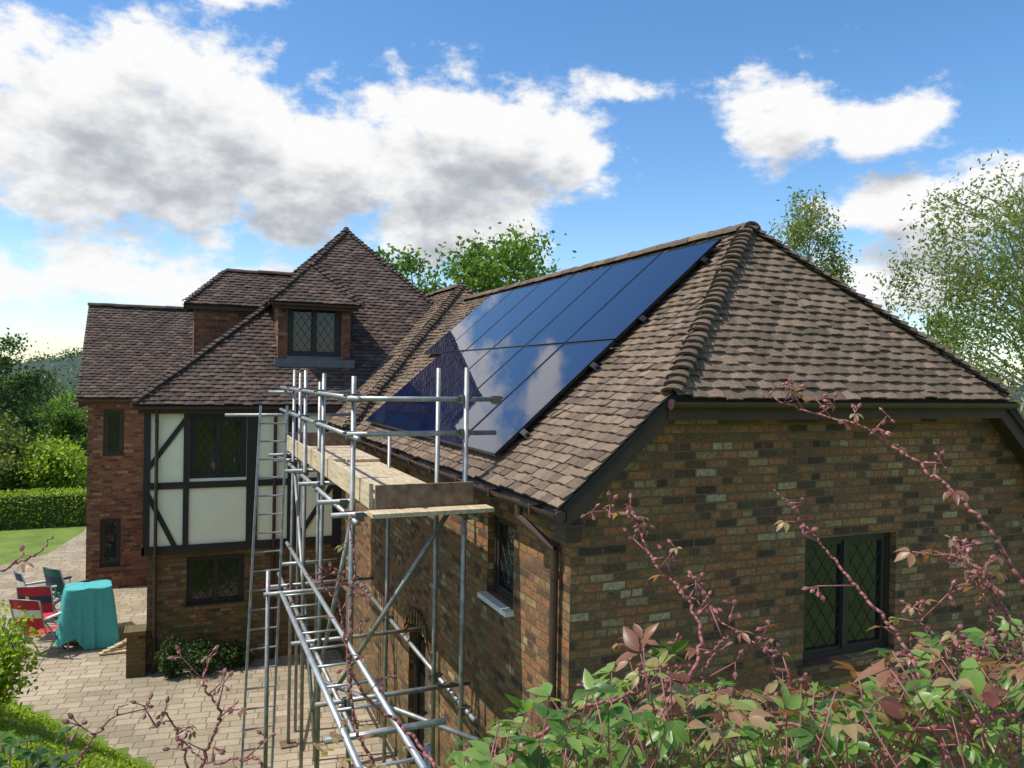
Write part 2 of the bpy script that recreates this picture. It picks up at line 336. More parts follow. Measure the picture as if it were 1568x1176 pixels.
frames=MB(); glass=MB(); leadl=MB(); sills=MB()
def window(axis,c,u0,u1,z0,z1,inward=1,depth=.07,mull=1,lattice=True,fw=.055):
    def bx(mb,a,b,lo,hi,d0,d1,mi=0):
        p,q=sorted((c+inward*d0,c+inward*d1))
        if axis=='x': mb.box(a,b,p,q,lo,hi,mi)
        else: mb.box(p,q,a,b,lo,hi,mi)
    bx(frames,u0,u0+fw,z0,z1,depth,depth+.06); bx(frames,u1-fw,u1,z0,z1,depth,depth+.06)
    bx(frames,u0+fw,u1-fw,z1-fw,z1,depth+.003,depth+.06); bx(frames,u0+fw,u1-fw,z0,z0+fw,depth+.003,depth+.06)
    n=mull+1; wv=(u1-u0-2*fw)/n
    for k in range(n):
        a=u0+fw+k*wv; b=a+wv
        if k>0: bx(frames,a-.035,a+.035,z0+fw,z1-fw,depth-.004,depth+.06)
        ins=.02
        bx(frames,a+.001,a+ins+.03,z0+fw,z1-fw,depth+.012,depth+.055); bx(frames,b-ins-.03,b-.001,z0+fw,z1-fw,depth+.012,depth+.055)
        bx(frames,a+ins+.03,b-ins-.03,z1-fw-.035,z1-fw,depth+.012,depth+.055); bx(frames,a+ins+.03,b-ins-.03,z0+fw,z0+fw+.035,depth+.012,depth+.055)
        gd=c+inward*(depth+.045); tilt=random.uniform(-.008,.008)
        if axis=='x': glass.face([(a,gd+tilt,z0+fw),(b,gd-tilt,z0+fw),(b,gd-tilt,z1-fw),(a,gd+tilt,z1-fw)])
        else: glass.face([(gd+tilt,a,z0+fw),(gd-tilt,b,z0+fw),(gd-tilt,b,z1-fw),(gd+tilt,a,z1-fw)])
        if lattice:
            A,B,C,Dd=a+.05,b-.05,z0+fw+.035,z1-fw-.035; sp=.15; ld=c+inward*(depth+.034)
            for sgn in (1,-1):
                for q in range(-30,31):
                    pts=[]
                    for uu in (A,B):
                        zz=C+sgn*1.5*(uu-A)+q*sp*1.5
                        if C<=zz<=Dd: pts.append((uu,zz))
                    for zz in (C,Dd):
                        uu=A+(zz-C-q*sp*1.5)/(sgn*1.5)
                        if A<uu<B: pts.append((uu,zz))
                    if len(pts)>=2:
                        p,q2=pts[0],pts[1]
                        if (p[0]-q2[0])**2+(p[1]-q2[1])**2<.0004: continue
                        if axis=='x': leadl.tube((p[0],ld,p[1]),(q2[0],ld,q2[1]),.0035,n=4,cap=False)
                        else: leadl.tube((ld,p[0],p[1]),(ld,q2[0],q2[1]),.0035,n=4,cap=False)

W=MB()
wx0=2.86; wx1=2*RX-wx0; wy=5.45
gw=(5.29,6.45,-2.6,-1.44)
wall(W,'x',wy,wx0,wx1,GZ,-1.0,[gw])
W.face([(wx0,wy,-1.0),(wx1,wy,-1.0),(wx1,wy,-.85),(hx1+.01,wy,-.17),(hx0-.01,wy,-.17),(wx0,wy,-.85)])
lw=(6.59,7.26,-2.17,-1.36); ad=(9.2,10.1,-5.2,-3.3)
wall(W,'y',wx0,wy,15.2,GZ,-.85,[lw,ad])
wall(W,'y',wx1,wy,22.2,GZ,-.85)
window('x',wy,*gw); window('y',wx0,*lw,mull=0)
window('y',wx0,9.2,10.1,-5.2,-3.3,mull=0,lattice=False,fw=.09)
for k in range(13):
    t=math.pi*(k+.5)/13; yc=9.65; zc=-3.45
    mt=Matrix.Translation((wx0-.012,yc+math.cos(t)*.56,zc+math.sin(t)*.30))@Matrix.Rotation(-(t-math.pi/2)*.6,4,'X')
    W.box(-.02,.03,-.034,.034,-.11,.11,0,mt)
W.box(gw[0]-.05,gw[1]+.05,wy-.04,wy+.05,gw[2]-.075,gw[2]-.002)
sills.box(wx0-.09,wx0+.06,lw[0]-.03,lw[1]+.03,lw[2]-.05,lw[2]-.002)
low=(.1,1.1,-4.28,-3.37)
wall(W,'x',15.2,-.55,wx0,GZ,-3.2,[low]); window('x',15.2,*low)
W.box(low[0]-.04,low[1]+.04,15.15,15.24,low[2]-.07,low[2]-.002)
wall(W,'y',-.55,15.2,22.2,GZ,-.55,inward=1)
wall(W,'x',22.2,-.55,wx1,GZ,-.6)
W.box(-.86,-.553,15.0,15.35,GZ,GZ+.75); W.box(-.9,-.55,14.96,15.39,GZ+.752,GZ+.83)
W.obj('garage_and_ground_floor_brick_walls',M['brick'],house)
T=MB(); uw=(.12,1.10,-1.93,-.80)
wall(T,'x',15.10,-.6,wx0,-3.22,-.5,[uw],depth=.12); T.face([(-.6,15.1,-3.22),(-.6,15.1,-.5),(-.6,22.2,-.5),(-.6,22.2,-3.22)])
T.face([(-.6,15.1,-3.221),(wx0,15.1,-3.221),(wx0,15.2,-3.221),(-.6,15.2,-3.221)])
T.obj('rendered_upper_wall',M['cream'],house)
window('x',15.10,*uw,depth=.03,lattice=True)
K=MB()
for a,b in ((-.63,-.52),(.02,.118),(1.102,1.30),(1.84,2.01),(2.69,2.86)): K.box(a,b,15.065,15.12,-3.24,-.52)
for a,b in ((-2.10,-1.98),(-3.26,-3.12),(-.66,-.52)): K.box(-.64,2.86,15.06,15.118,a,b)
K.box(.12,1.10,15.062,15.119,-.80,-.66)
def brace(a,b): K.beam((a[0],15.085,a[1]),(b[0],15.085,b[1]),.03,.085,up=Vector((b[0]-a[0],0,b[1]-a[1])).cross(Vector((0,1,0))))
brace((.05,-.85),(-.55,-1.72)); brace((-.55,-2.2),(-.10,-3.15)); brace((2.68,-2.12),(2.05,-3.12)); brace((2.66,-.9),(2.08,-1.9))
K.box(-.645,-.60,15.06,22.2,-3.26,-3.12)
K.obj('timber_framing',M['dark'],house)
V=MB()
w1=(-1.80,-1.34,-2.10,-.93); w2=(-1.84,-1.38,-4.86,-3.66)
wall(V,'x',21.4,-2.14,-.55,GZ,-.55,[w1,w2]); wall(V,'y',-2.14,21.4,25.6,GZ,-.6); V.face([(-2.14,21.4,-.6),(-2.14,25.6,-.6),(-2.14,23.5,1.6)])
wall(V,'x',25.6,-2.14,3,GZ,-.6)
window('x',21.4,*w1,mull=0,depth=.05); window('x',21.4,*w2,mull=0,depth=.05)
for w in (w1,w2): V.box(w[0]-.04,w[1]+.04,21.35,21.44,w[2]-.08,w[2]-.002)
V.box(1.69,1.87,15.66,17.2,.15,1.44); V.box(2.92,3.10,15.66,17.2,.15,1.44)
V.box(.2,2.3,18.5,20.1,0,1.55)
V.obj('wing_and_dormer_brickwork',M['brick_red'],house)
window('x',15.72,1.872,2.918,.36,1.40,depth=0,fw=.07)
Ld=MB(); Ld.box(1.62,3.17,15.52,15.9,.14,.30); Ld.box(1.873,2.917,15.60,15.76,.30,.357); 
Ld.box(.12,.2,18.42,20.18,.0,.3)
Ld.obj('lead_flashing',M['lead'],house)
F=MB()
F.box(D['x0']+.06,D['x1']-.06,15.40,15.44,1.27,1.375); F.box(1.6,3.15,15.44,15.72,1.28,1.30)
F.box(.08,2.2,18.34,18.38,1.40,1.50)
F.box(-.72,7.2,14.93,14.97,-.74,-.60); F.box(-.70,wx0,14.97,15.09,-.70,-.66)
F.box(-2.3,-.5,21.14,21.18,-.80,-.66); F.box(-2.3,-.5,21.18,21.42,-.78,-.74)
F.box(-2.33,-2.28,21.2,23.5,-.9,-.7)
F.box(ex0+.06,ex0+.09,yv+.02,13.05,ez-.18,ez-.04); F.box(ex0+.09,wx0-.002,yv+.02,15.05,ez-.17,ez-.15)
F.box(2.62,2.65,13.05,14.6,-1.08,-.93)
F.box(hx0-.02,hx1+.02,yv+.02,yv+.05,hz-.22,hz-.05); F.box(hx0,hx1,yv+.05,wy-.002,hz-.20,hz-.17)
for s in (1,-1):
    a=(RX-s*(RX-ex0-.03),yv+.05,ez-.10); b=(RX-s*(RX-hx0),yv+.05,hz-.12)
    F.beam(a,b,.04,.17); F.beam((a[0],yv+.16,a[2]-.02),(b[0],yv+.16,b[2]-.02),.20,.03)
    F.box(*(sorted((RX-s*(RX-ex0-.08),RX-s*(RX-wx0)))),yv+.07,wy-.003,ez-.30,ez-.10)
F.obj('fascias_and_soffits',M['fascia'],house)
G=MB()
def gutter(a,b,r=.055):
    a=Vector(a); b=Vector(b); d=(b-a).normalized(); sd=d.cross(Vector((0,0,1))).normalized(); n=8; i=len(G.v)
    for rr in (r,r-.006):
        for c in (a,b):
            for k in range(n+1):
                t=math.pi+math.pi*k/n; G.v.append(tuple(c+sd*math.cos(t)*rr+Vector((0,0,1))*math.sin(t)*rr))
    for o in (0,2*(n+1)):
        for k in range(n): G.f.append((i+o+k,i+o+k+1,i+o+n+2+k,i+o+n+1+k)); G.m.append(0); G.r.append(.5)
    for k in (0,n): G.f.append((i+k,i+n+1+k,i+3*(n+1)+k,i+2*(n+1)+k)); G.m.append(0); G.r.append(.5)
    for c in (a,b): G.tube(c-d*.01+Vector((0,0,-.02)),c+d*.01+Vector((0,0,-.02)),r*.8,n=10)
gutter((ex0-.02,yv-.02,ez-.05),(ex0-.02,13.1,ez-.05)); gutter((hx0-.04,yv-.06,hz-.07),(hx1+.04,yv-.06,hz-.07))
gutter((2.5,13.1,-.97),(2.5,14.7,-.97)); gutter((-.82,14.87,-.62),(2.45,14.87,-.62),.05); gutter((-2.36,21.05,-.70),(-.8,21.05,-.70),.05)
gutter((D['x0']-.02,15.34,1.36),(D['x1']+.02,15.34,1.36),.04)
for k in range(9): G.box(ex0-.08,ex0+.05,5.6+k*.9,5.63+k*.9,ez-.12,ez-.045)
G.path([(ex0-.02,5.95,ez-.09),(ex0-.02,5.95,ez-.2),(2.80,5.62,ez-.42),(2.80,5.62,GZ)],.034,.034,n=10)
for z in (-1.6,-3.0,-4.4): G.tube((2.80,5.62,z-.03),(2.80,5.62,z+.03),.042,n=10)
G.path([(-.42,14.87,-.66),(-.42,15.02,-.9),(-.42,15.02,-3.3),(-.42,15.13,-3.45),(-.42,15.13,GZ)],.032,.032,n=10)
G.path([(1.60,14.87,-.66),(1.60,15.03,-.9),(1.60,15.03,-3.3),(1.60,15.13,-3.45),(1.60,15.13,GZ)],.032,.032,n=10)
G.obj('gutters_and_downpipes',M['plastic'],house,False)
frames.obj('window_frames',M['dark'],house); glass.obj('window_glass',M['glass'],house); leadl.obj('leaded_lights',M['came'],house); sills.obj('white_window_sill',M['white'],house)

# ------------------------------------------------------------------ solar panels
pv=empty('solar_panel_array'); sl=math.atan(.88); cs,sn_=math.cos(sl),math.sin(sl)
nrm=Vector((-sn_,0,cs)); upv=Vector((cs,0,sn_))
def roofpt(sdist,y,h):
    return Vector((2.81,y,-3.29+.88*2.81))+upv*sdist+nrm*h
fr=MB(); gl=MB(); guv=[]
for row in range(2):
    for col in range(6 if row==1 else 5):
        y0=6.80+col*1.135; y1=y0+1.118; s0=row*1.735; s1=s0+1.715; hb,ht=.085,.12
        t=random.uniform(-.0025,.0025); t2=random.uniform(-.0025,.0025)
        def c(s,y,h): return roofpt(s,y,h)
        fwid=.012
        for (sa,sb,ya,yb) in ((s0,s0+fwid,y0,y1),(s1-fwid,s1,y0,y1),(s0+fwid,s1-fwid,y0,y0+fwid),(s0+fwid,s1-fwid,y1-fwid,y1)):
            P=[c(s,y,h) for h in (hb,ht) for s in (sa,sb) for y in (ya,yb)]; i=len(fr.v); fr.v+=[tuple(p) for p in P]
            for q in ((0,1,3,2),(4,6,7,5),(0,4,5,1),(2,3,7,6),(0,2,6,4),(1,5,7,3)): fr.f.append(tuple(i+k for k in q)); fr.m.append(0); fr.r.append(.5)
        gl.face([c(s0+fwid,y0+fwid,ht-.003+t),c(s0+fwid,y1-fwid,ht-.003+t2),c(s1-fwid,y1-fwid,ht-.003-t),c(s1-fwid,y0+fwid,ht-.003-t2)])
        guv+=[(0,0),(6,0),(6,9),(0,9)]
        fr.face([c(s0,y0,hb),c(s1,y0,hb),c(s1,y1,hb),c(s0,y1,hb)])
o=gl.obj('panel_glass',M['solar'],pv); uvl=o.data.uv_layers.new(name='cells')
for i,u in enumerate(guv): uvl.data[i].uv=u
fr.obj('panel_frames',M['pvframe'],pv)
rl=MB()
for s in (.35,1.35,2.1,3.1):
    rl.beam(roofpt(s,6.70,.06),roofpt(s,6.8+5.67+(1.13 if s>1.7 else 0),.06),.035,.035,up=nrm)
    rl.beam(roofpt(s,6.70,.02),roofpt(s,6.79,.10),.06,.03,up=nrm)
    for k in range(6): rl.beam(roofpt(s-.12,7.0+k,.035),roofpt(s+.02,7.0+k,.035),.03,.012,up=nrm)
rl.obj('mounting_rails',M['pvframe'],pv)

# ------------------------------------------------------------------ terrain
def gz(x,y):
    s=(x+2.8)*-.819+(y-15)*-.573
    z1=GZ+.587*max(0,s); d=math.hypot(x,y); z2=-1.0-.6*d
    return min(max(GZ,z1,z2),-1.68)
def axis_pts(a,b,st,far):
    p=list(np.arange(a,b+.01,st)); k=st
    lo=[];x=a
    while x>-far: k*=1.35; x-=k; lo.append(x)
    k=st;x=b;hi=[]
    while x<far: k*=1.35; x+=k; hi.append(x)
    return lo[::-1]+p+hi
xs=axis_pts(-12,14,.3,2500); ys=axis_pts(-6,32,.3,2500)
gm=MB(); 
gm.v=[(x,y,gz(x,y)+(0.03*math.sin(x*2.3+y)*math.sin(y*1.7) if gz(x,y)>GZ+.05 else 0)) for y in ys for x in xs]
nx=len(xs)
for j in range(len(ys)-1):
    for i in range(nx-1): gm.f.append((j*nx+i,j*nx+i+1,(j+1)*nx+i+1,(j+1)*nx+i)); gm.m.append(0); gm.r.append(.5)
gm.obj('ground',M['grass'],None,True)
pa=MB(); pz=GZ+.012
pa.face([(x,y,pz) for x,y in ((-8,22.4),(-2.8,15.05),(2.85,6.97),(2.85,15.19),(-.54,15.19),(-.54,30),(-.54,34),(-3,34),(-3.0,29.2),(-3.6,26),(-4.6,24.8),(-8,25.2))])
pa.obj('patio_paving',M['pave'])
def leafcloud(name,C,size,mat,parent=None,droop=0.0,elong=1.0,flat=0.0):
    C=np.asarray(C); n=len(C); a=rng.normal(size=(n,3)); a[:,2]=a[:,2]*(1-flat)-droop; a/=np.linalg.norm(a,axis=1)[:,None]
    b=rng.normal(size=(n,3)); b-= (b*a).sum(1)[:,None]*a; b/=np.linalg.norm(b,axis=1)[:,None]
    s=size*rng.uniform(.6,1.3,n)[:,None]; A=a*s*elong; B=b*s*.55
    V=np.stack([C-A*.5,C+B*.5,C+A*.5,C-B*.5],1).reshape(-1,3)
    me=bpy.data.meshes.new(name); me.vertices.add(4*n); me.vertices.foreach_set('co',V.ravel())
    me.loops.add(4*n); me.loops.foreach_set('vertex_index',np.arange(4*n)); me.polygons.add(n)
    me.polygons.foreach_set('loop_start',np.arange(0,4*n,4)); 
    me.update(calc_edges=True); me.materials.append(mat)
    at=me.attributes.new('rnd','FLOAT','FACE'); at.data.foreach_set('value',np.clip(rng.normal(.5,.22,n),0,1))
    o=bpy.data.objects.new(name,me); scene.collection.objects.link(o)
    if parent: o.parent=parent
    return o

def tree(name,base,h,rad,zc=.62,nclump=40,per=260,leaf=.16,mat='lf_tree',bark='bark',csz=.55,droop=0,trunk=.16,seed=1,vr=None,elong=1.0):
    r=np.random.default_rng(seed); par=empty(name); bx,by,bz=base
    vr=vr or h*.38; ctr=np.array([bx,by,bz+h*zc]); cl=[]
    for k in range(nclump):
        d=r.normal(size=3); d/=np.linalg.norm(d); q=r.uniform(.35,1.0)**.6
        p=ctr+d*q*np.array([rad,rad,vr])*r.uniform(.8,1.08); cl.append(p)
    tb=MB(); top=Vector((bx+rad*.1,by,bz+h*.9)); pts=[Vector((bx,by,bz-.2))]
    for k in range(1,6): pts.append(Vector((bx,by,bz)).lerp(top,k/5)+Vector((r.normal()*.12,r.normal()*.12,0)))
    tb.path(pts,trunk,trunk*.15,8)
    for p in cl:
        pv_=Vector(p); tz=max(bz+h*.2,min(bz+h*.85,p[2]-.35*math.hypot(p[0]-bx,p[1]-by)-.3)); f=(tz-bz)/(h*.9)
        k=min(4,int(f*5)); st=pts[k].lerp(pts[k+1],f*5-k); mid=st.lerp(pv_,.5)+Vector((0,0,.15*rad*.3))
        tb.path([st,mid,pv_],trunk*.3*(1-f*.5),.012,5)
    tb.obj('trunk_and_limbs',M[bark],par)
    C=[]
    for p in cl:
        m_=int(per*r.uniform(.5,1.4)); sz=csz*r.uniform(.6,1.3)
        q=r.normal(size=(m_,3))*sz*np.array([.6,.6,.45]); 
        if droop: q[:,2]-=abs(r.normal(size=m_))*droop
        C.append(p+q)
    leafcloud('foliage',np.concatenate(C),leaf,M[mat],par,droop=droop*.6,elong=elong)
    return par
tree('oak_tree',(11.3,26.5,GZ),10.6,3.4,nclump=55,per=300,leaf=.22,mat='lf_tree',csz=.7,trunk=.25,seed=3,zc=.68)
tree('oak_tree',(8.0,29.5,GZ),9.6,2.8,nclump=34,per=260,leaf=.22,mat='lf_tree',csz=.65,trunk=.22,seed=4,zc=.7)
tree('oak_tree',(15.5,24,GZ),9.2,2.4,nclump=30,per=240,leaf=.2,mat='lf_tree',csz=.6,trunk=.22,seed=5,zc=.7)
tree('birch_tree',(16.2,10.8,GZ),11.0,2.5,nclump=135,per=280,leaf=.08,mat='lf_birch',bark='bark_b',csz=.42,droop=.5,trunk=.12,seed=6,vr=4.4,zc=.58,elong=1.3)
tree('birch_tree',(13.6,14.0,GZ),11.0,.9,nclump=50,per=260,leaf=.075,mat='lf_birch',bark='bark_b',csz=.30,droop=.4,trunk=.08,seed=7,vr=3.4,zc=.68,elong=1.3)
tree('birch_tree',(14.6,18.8,GZ),10.4,1.0,nclump=24,per=180,leaf=.10,mat='lf_birch',bark='bark_b',csz=.35,droop=.3,trunk=.08,seed=8,vr=3.0,zc=.68)
tree('ash_tree',(18.0,14.5,GZ),8.0,2.0,nclump=46,per=240,leaf=.12,mat='lf_tree',csz=.5,trunk=.14,seed=9,zc=.6)
tree('ash_tree',(15.0,8.2,GZ),6.0,1.9,nclump=50,per=260,leaf=.10,mat='lf_birch',csz=.5,trunk=.12,seed=10,zc=.6)
for i,(x,y,h,r_,mt) in enumerate(((-6.9,36,7.0,1.7,'lf_dark'),(-10.5,33,7.4,2.4,'lf_tree'),(-5.2,41,4.7,1.7,'lf_tree'),(-4.0,38,4.4,1.5,'lf_tree'),(-6.3,34.2,3.7,1.4,'lf_birch'),(-7.8,40,6.6,2,'lf_tree'),(-4.4,34,2.7,1.1,'lf_yel'),(-7.0,52,5.0,2.6,'lf_dark'),(-11,55,6.4,3,'lf_dark'),(-4.5,54,4.8,2.4,'lf_tree'))):
    tree('garden_tree',(x,y,GZ),h,r_,nclump=42,per=260,leaf=.16,mat=mt,csz=.5,trunk=.16,seed=20+i,zc=.52,vr=h*.45)
hd=empty('clipped_hedge'); C=rng.uniform(size=(26000,3))*np.array([12,1.0,1.26])+np.array([-14.4,30.3,GZ])
shell=(C[:,2]>GZ+1.05)|(C[:,1]<30.5); C=C[shell]; leafcloud('hedge_foliage',C,.09,M['lf_yel'],hd)
hb=MB(); hb.box(-14.4,-2.5,30.45,31.2,GZ-.1,GZ+1.05); hb.obj('hedge_core',M['lf_dark'],hd)
hl=MB(); n=60; hx=[-400+i*14 for i in range(n)]
def hilltop(x): return .5+6.5*math.exp(-((x+22)/26)**2)+.8*math.sin(x*.06)+.5*math.sin(x*.17)
for i in range(n):
    z=hilltop(hx[i])
    hl.v+=[(hx[i],180,GZ-3),(hx[i],250,GZ+(z-GZ)*.7),(hx[i],300,z),(hx[i],420,z*1.05),(hx[i],600,GZ-3)]
for i in range(n-1):
    for k in range(4): hl.f.append((i*5+k,i*5+5+k,i*5+6+k,i*5+1+k)); hl.m.append(0); hl.r.append(.5)
hl.obj('hill',M['hill'],None,True)
C=[]
for k in range(1700):
    x=rng.uniform(-160,60); y=rng.uniform(185,300); f=(y-180)/120; z=GZ-3+f*(hilltop(x)-GZ+3)
    C.append(np.array([x,y,z+.4])+rng.normal(size=(34,3))*np.array([2.0,2.0,1.0]))
leafcloud('distant_woodland',np.concatenate(C),.9,M['lf_dark'])

def shrub(name,base,r_,h,n,leaf,mat,seed=1):
    r=np.random.default_rng(seed); par=empty(name); tb=MB(); C=[]
    for k in range(max(8,int(n/90))):
        a=r.uniform(0,6.28); q=r.uniform(0,1)**.5; tip=np.array([base[0]+math.cos(a)*r_*q,base[1]+math.sin(a)*r_*q,base[2]+h*r.uniform(.45,1.0)*(1-.35*q)])
        mid=(np.array(base)+tip)/2+r.normal(size=3)*.05
        tb.path([Vector(base)-Vector((0,0,.05)),Vector(mid),Vector(tip)],.012,.004,5)
        t=r.uniform(.3,1.05,90)[:,None]; C.append(np.array(base)*(1-t)+tip*t+r.normal(size=(90,3))*r_*.18)
    tb.obj('stems',M['bark'],par); leafcloud('foliage',np.concatenate(C),leaf,M[mat],par)
shrub('yellow_shrub',(-2.42,11.8,gz(-2.42,11.8)),.65,1.8,4600,.085,'lf_yel',31)
shrub('yellow_shrub',(-3.1,12.9,gz(-3.1,12.9)),.7,1.6,3000,.085,'lf_yel',32)
shrub('border_shrub',(.35,14.85,GZ),.35,.8,1500,.07,'lf_dark',33)
shrub('border_shrub',(.95,14.9,GZ),.3,.6,1200,.07,'lf_dark',34)
shrub('border_shrub',(-.15,14.8,GZ),.25,.75,900,.07,'lf_dark',35)
C=[]
for k in range(26000):
    x=rng.uniform(-4.5,.8); y=rng.uniform(6.5,16)
    s=(x+2.8)*-.819+(y-15)*-.573
    if s>-.03 and s<3.5 and x>-.26*y-.6: C.append((x,y,gz(x,y)+.02))
leafcloud('bank_grass',C,.06,M['lf_yel'],droop=-1.4,elong=1.3)

# ------------------------------------------------------------------ scaffold
sc=empty('scaffold_tower'); tb=MB(); cp=MB(); bd=MB(); lb=MB(); TR=.0242
XO,XI=1.47,2.45
YO=[7.2,8.96,10.2,11.5]; YI=[6.85,7.7,9.75,11.9]
def tube(a,b,r=TR): tb.tube(a,b,r,n=10)
def coup(p): cp.box(p[0]-.04,p[0]+.04,p[1]-.045,p[1]+.045,p[2]-.04,p[2]+.04); cp.tube((p[0]-.07,p[1],p[2]+.02),(p[0]+.07,p[1],p[2]+.02),.012,n=6)
for y in YO: tube((XO,y,gz(XO,y)-.0),(XO+random.uniform(-.02,.02),y,.02+random.uniform(-.03,.05))); bd.box(XO-.11,XO+.11,y-.11,y+.11,gz(XO,y)-.0,gz(XO,y)+.035,1)
for i,y in enumerate(YI): tube((XI,y,gz(XI,y)),(XI+random.uniform(-.01,.01),y,.09 if i<2 else -.75)); bd.box(XI-.11,XI+.11,y-.11,y+.11,gz(XI,y),gz(XI,y)+.035,1)
tube((1.62,11.9,GZ),(1.62,11.9,.02)); tube((1.75,10.9,GZ),(1.75,10.9,-.1))
for z in (-.21,-.56,-1.30,-3.15):
    tube((XO-.05,6.75,z),(XO-.05,12.6,z)); [coup((XO-.03,y,z)) for y in YO]
for z in (-1.30,-3.15): tube((XI+.05,6.6,z),(XI+.05,12.6,z)); [coup((XI+.03,y,z)) for y in YI]
for y in (6.9,7.65,9.0,10.25,11.55,12.35):
    tube((XO-.25,y,-1.25),(XI+.2,y,-1.25)); coup((XO,y,-1.27)); coup((XI,y,-1.27))
for y in (7.28,9.04,11.58): tube((XO-.3,y,-3.08),(XI+.25,y,-3.08)); coup((XO,y,-3.1))
tube((1.35,6.90,-.21),(2.80,6.90,-.21)); tube((1.35,6.90,-.53),(2.78,6.90,-.53)); coup((XI,6.88,-.21)); coup((XI,6.88,-.53)); coup((XO,7.1,-.21)); coup((2.78,6.9,-.215))
tube((.58,12.3,-.63),(2.6,12.3,-.63)); tube((1.2,12.3,-.28),(2.6,12.3,-.28))
tube((2.45,7.3,-1.35),(1.45,8.2,-3.45)); tube((1.47,7.25,-1.4),(1.50,10.25,-4.9)); tube((1.5,11.45,-1.4),(1.5,9.0,-4.9))
tube((1.3,7.4,-4.2),(2.7,7.4,-4.2)); tube((2.5,6.2,-3.2),(1.3,8.0,-3.12))
for x,y1 in ((1.385,11.3),(1.02,8.7)): lb.tube((x,4.5,-2.40),(x,y1,-2.40),.024,n=10)
for q in range(10): lb.tube((1.02,4.65+q*.44,-2.40),(1.385,4.65+q*.44,-2.40),.011,n=6)
tube((.85,8.9,-2.45),(1.9,8.9,-2.45)); tube((1.2,10.25,-2.45),(1.9,10.25,-2.45)); tube((1.62,5.2,gz(1.62,5.2)),(1.62,5.2,-2.6)); tube((.9,5.2,-2.45),(1.75,5.2,-2.45)); tube((.9,8.95,GZ),(.9,8.95,-2.2))
for k in range(4):
    x=1.60+k*.228
    y0=6.78+random.uniform(-.03,.05)
    bd.box(x,x+.22,y0,10.7,-1.222,-1.186,0); bd.box(x,x+.22,10.5+random.uniform(-.1,.1),12.6,-1.184,-1.148,0)
bd.box(1.535,1.572,6.8,10.7,-1.185,-.965,0); bd.box(1.498,1.533,10.5,12.6,-1.185,-.965,0)
bd.box(1.58,2.50,6.735,6.772,-1.185,-.975,1); bd.box(1.5,2.5,12.61,12.64,-1.15,-.93,1)
bd.box(1.5,2.62,6.50,6.72,-1.223,-1.187,0)
tb.obj('scaffold_tubes',M['galv'],sc,True); cp.obj('couplers',M['coupler'],sc); bd.obj('scaffold_boards',[M['wood'],M['wood_d']],sc); lb.obj('aluminium_ladder_beam',M['alu'],sc,True)
la=empty('access_ladder'); lm=MB(); A0=Vector((.74,10.4,GZ+.012)); A1=Vector((1.0,11.3,-.45)); B0=Vector((1.12,10.4,GZ+.012)); B1=Vector((1.36,11.3,-.45))
lm.beam(A0,A1,.028,.055,up=(0,1,.2)); lm.beam(B0,B1,.028,.055,up=(0,1,.2))
for k in range(1,20): lm.tube(A0.lerp(A1,k/20),B0.lerp(B1,k/20),.012,n=8)
lm.obj('stiles_and_rungs',M['galv'],la,False)

# ------------------------------------------------------------------ garden furniture
def cloth_table(cx,cy,w,d,h,rot):
    par=empty('table_with_teal_cloth'); mb=MB(); n=160; rows=18; base=GZ+.012
    ct,st=math.cos(rot),math.sin(rot)
    def rr(t,w,d):
        c,s=math.cos(t),math.sin(t); p=14.0; k=(abs(c)**p+abs(s)**p)**(-1/p); return c*k*w/2,s*k*d/2
    for j in range(rows+1):
        f=j/rows
        for i in range(n):
            t=2*math.pi*i/n; x,y=rr(t,w,d)
            fold=math.sin(t*13+.9*math.sin(t*3))*.6+math.sin(t*23+1.3)*.35
            corner=abs(math.sin(2*t))**6
            g=f**.8
            k=1+.015*min(1,f*8)+g*(.03+.30*corner)+g*fold*.12
            hem=.16+.20*math.sin(t*2+.6)+.12*math.sin(t*5)-.25*corner
            hem=max(hem,.015)
            z=base+h-(h-hem)*f+.015*math.sin(t*7)*(1-f)
            x*=k; y*=k; mb.v.append((cx+x*ct-y*st,cy+x*st+y*ct,z))
    for j in range(rows):
        for i in range(n): mb.f.append((j*n+i,j*n+(i+1)%n,(j+1)*n+(i+1)%n,(j+1)*n+i)[::-1]); mb.m.append(0); mb.r.append(.5)
    mb.f.append(tuple(range(n))); mb.m.append(0); mb.r.append(.5)
    mb.obj('draped_cloth',M['teal'],par,False)
    lg=MB()
    for sx in (-1,1):
        for sy in (-1,1):
            x,y=sx*w*.42,sy*d*.4; lg.tube((cx+x*ct-y*st,cy+x*st+y*ct,base),(cx+x*ct-y*st,cy+x*st+y*ct,base+h-.03),.02,n=8)
    lg.box(-w*.47,w*.47,-d*.47,d*.47,-.06,-.03,0,Matrix.Translation((cx,cy,base+h))@Matrix.Rotation(rot,4,'Z'))
    lg.obj('table_frame',M['galv'],par)
cloth_table(-1.66,17.1,.80,.62,1.18,.12)
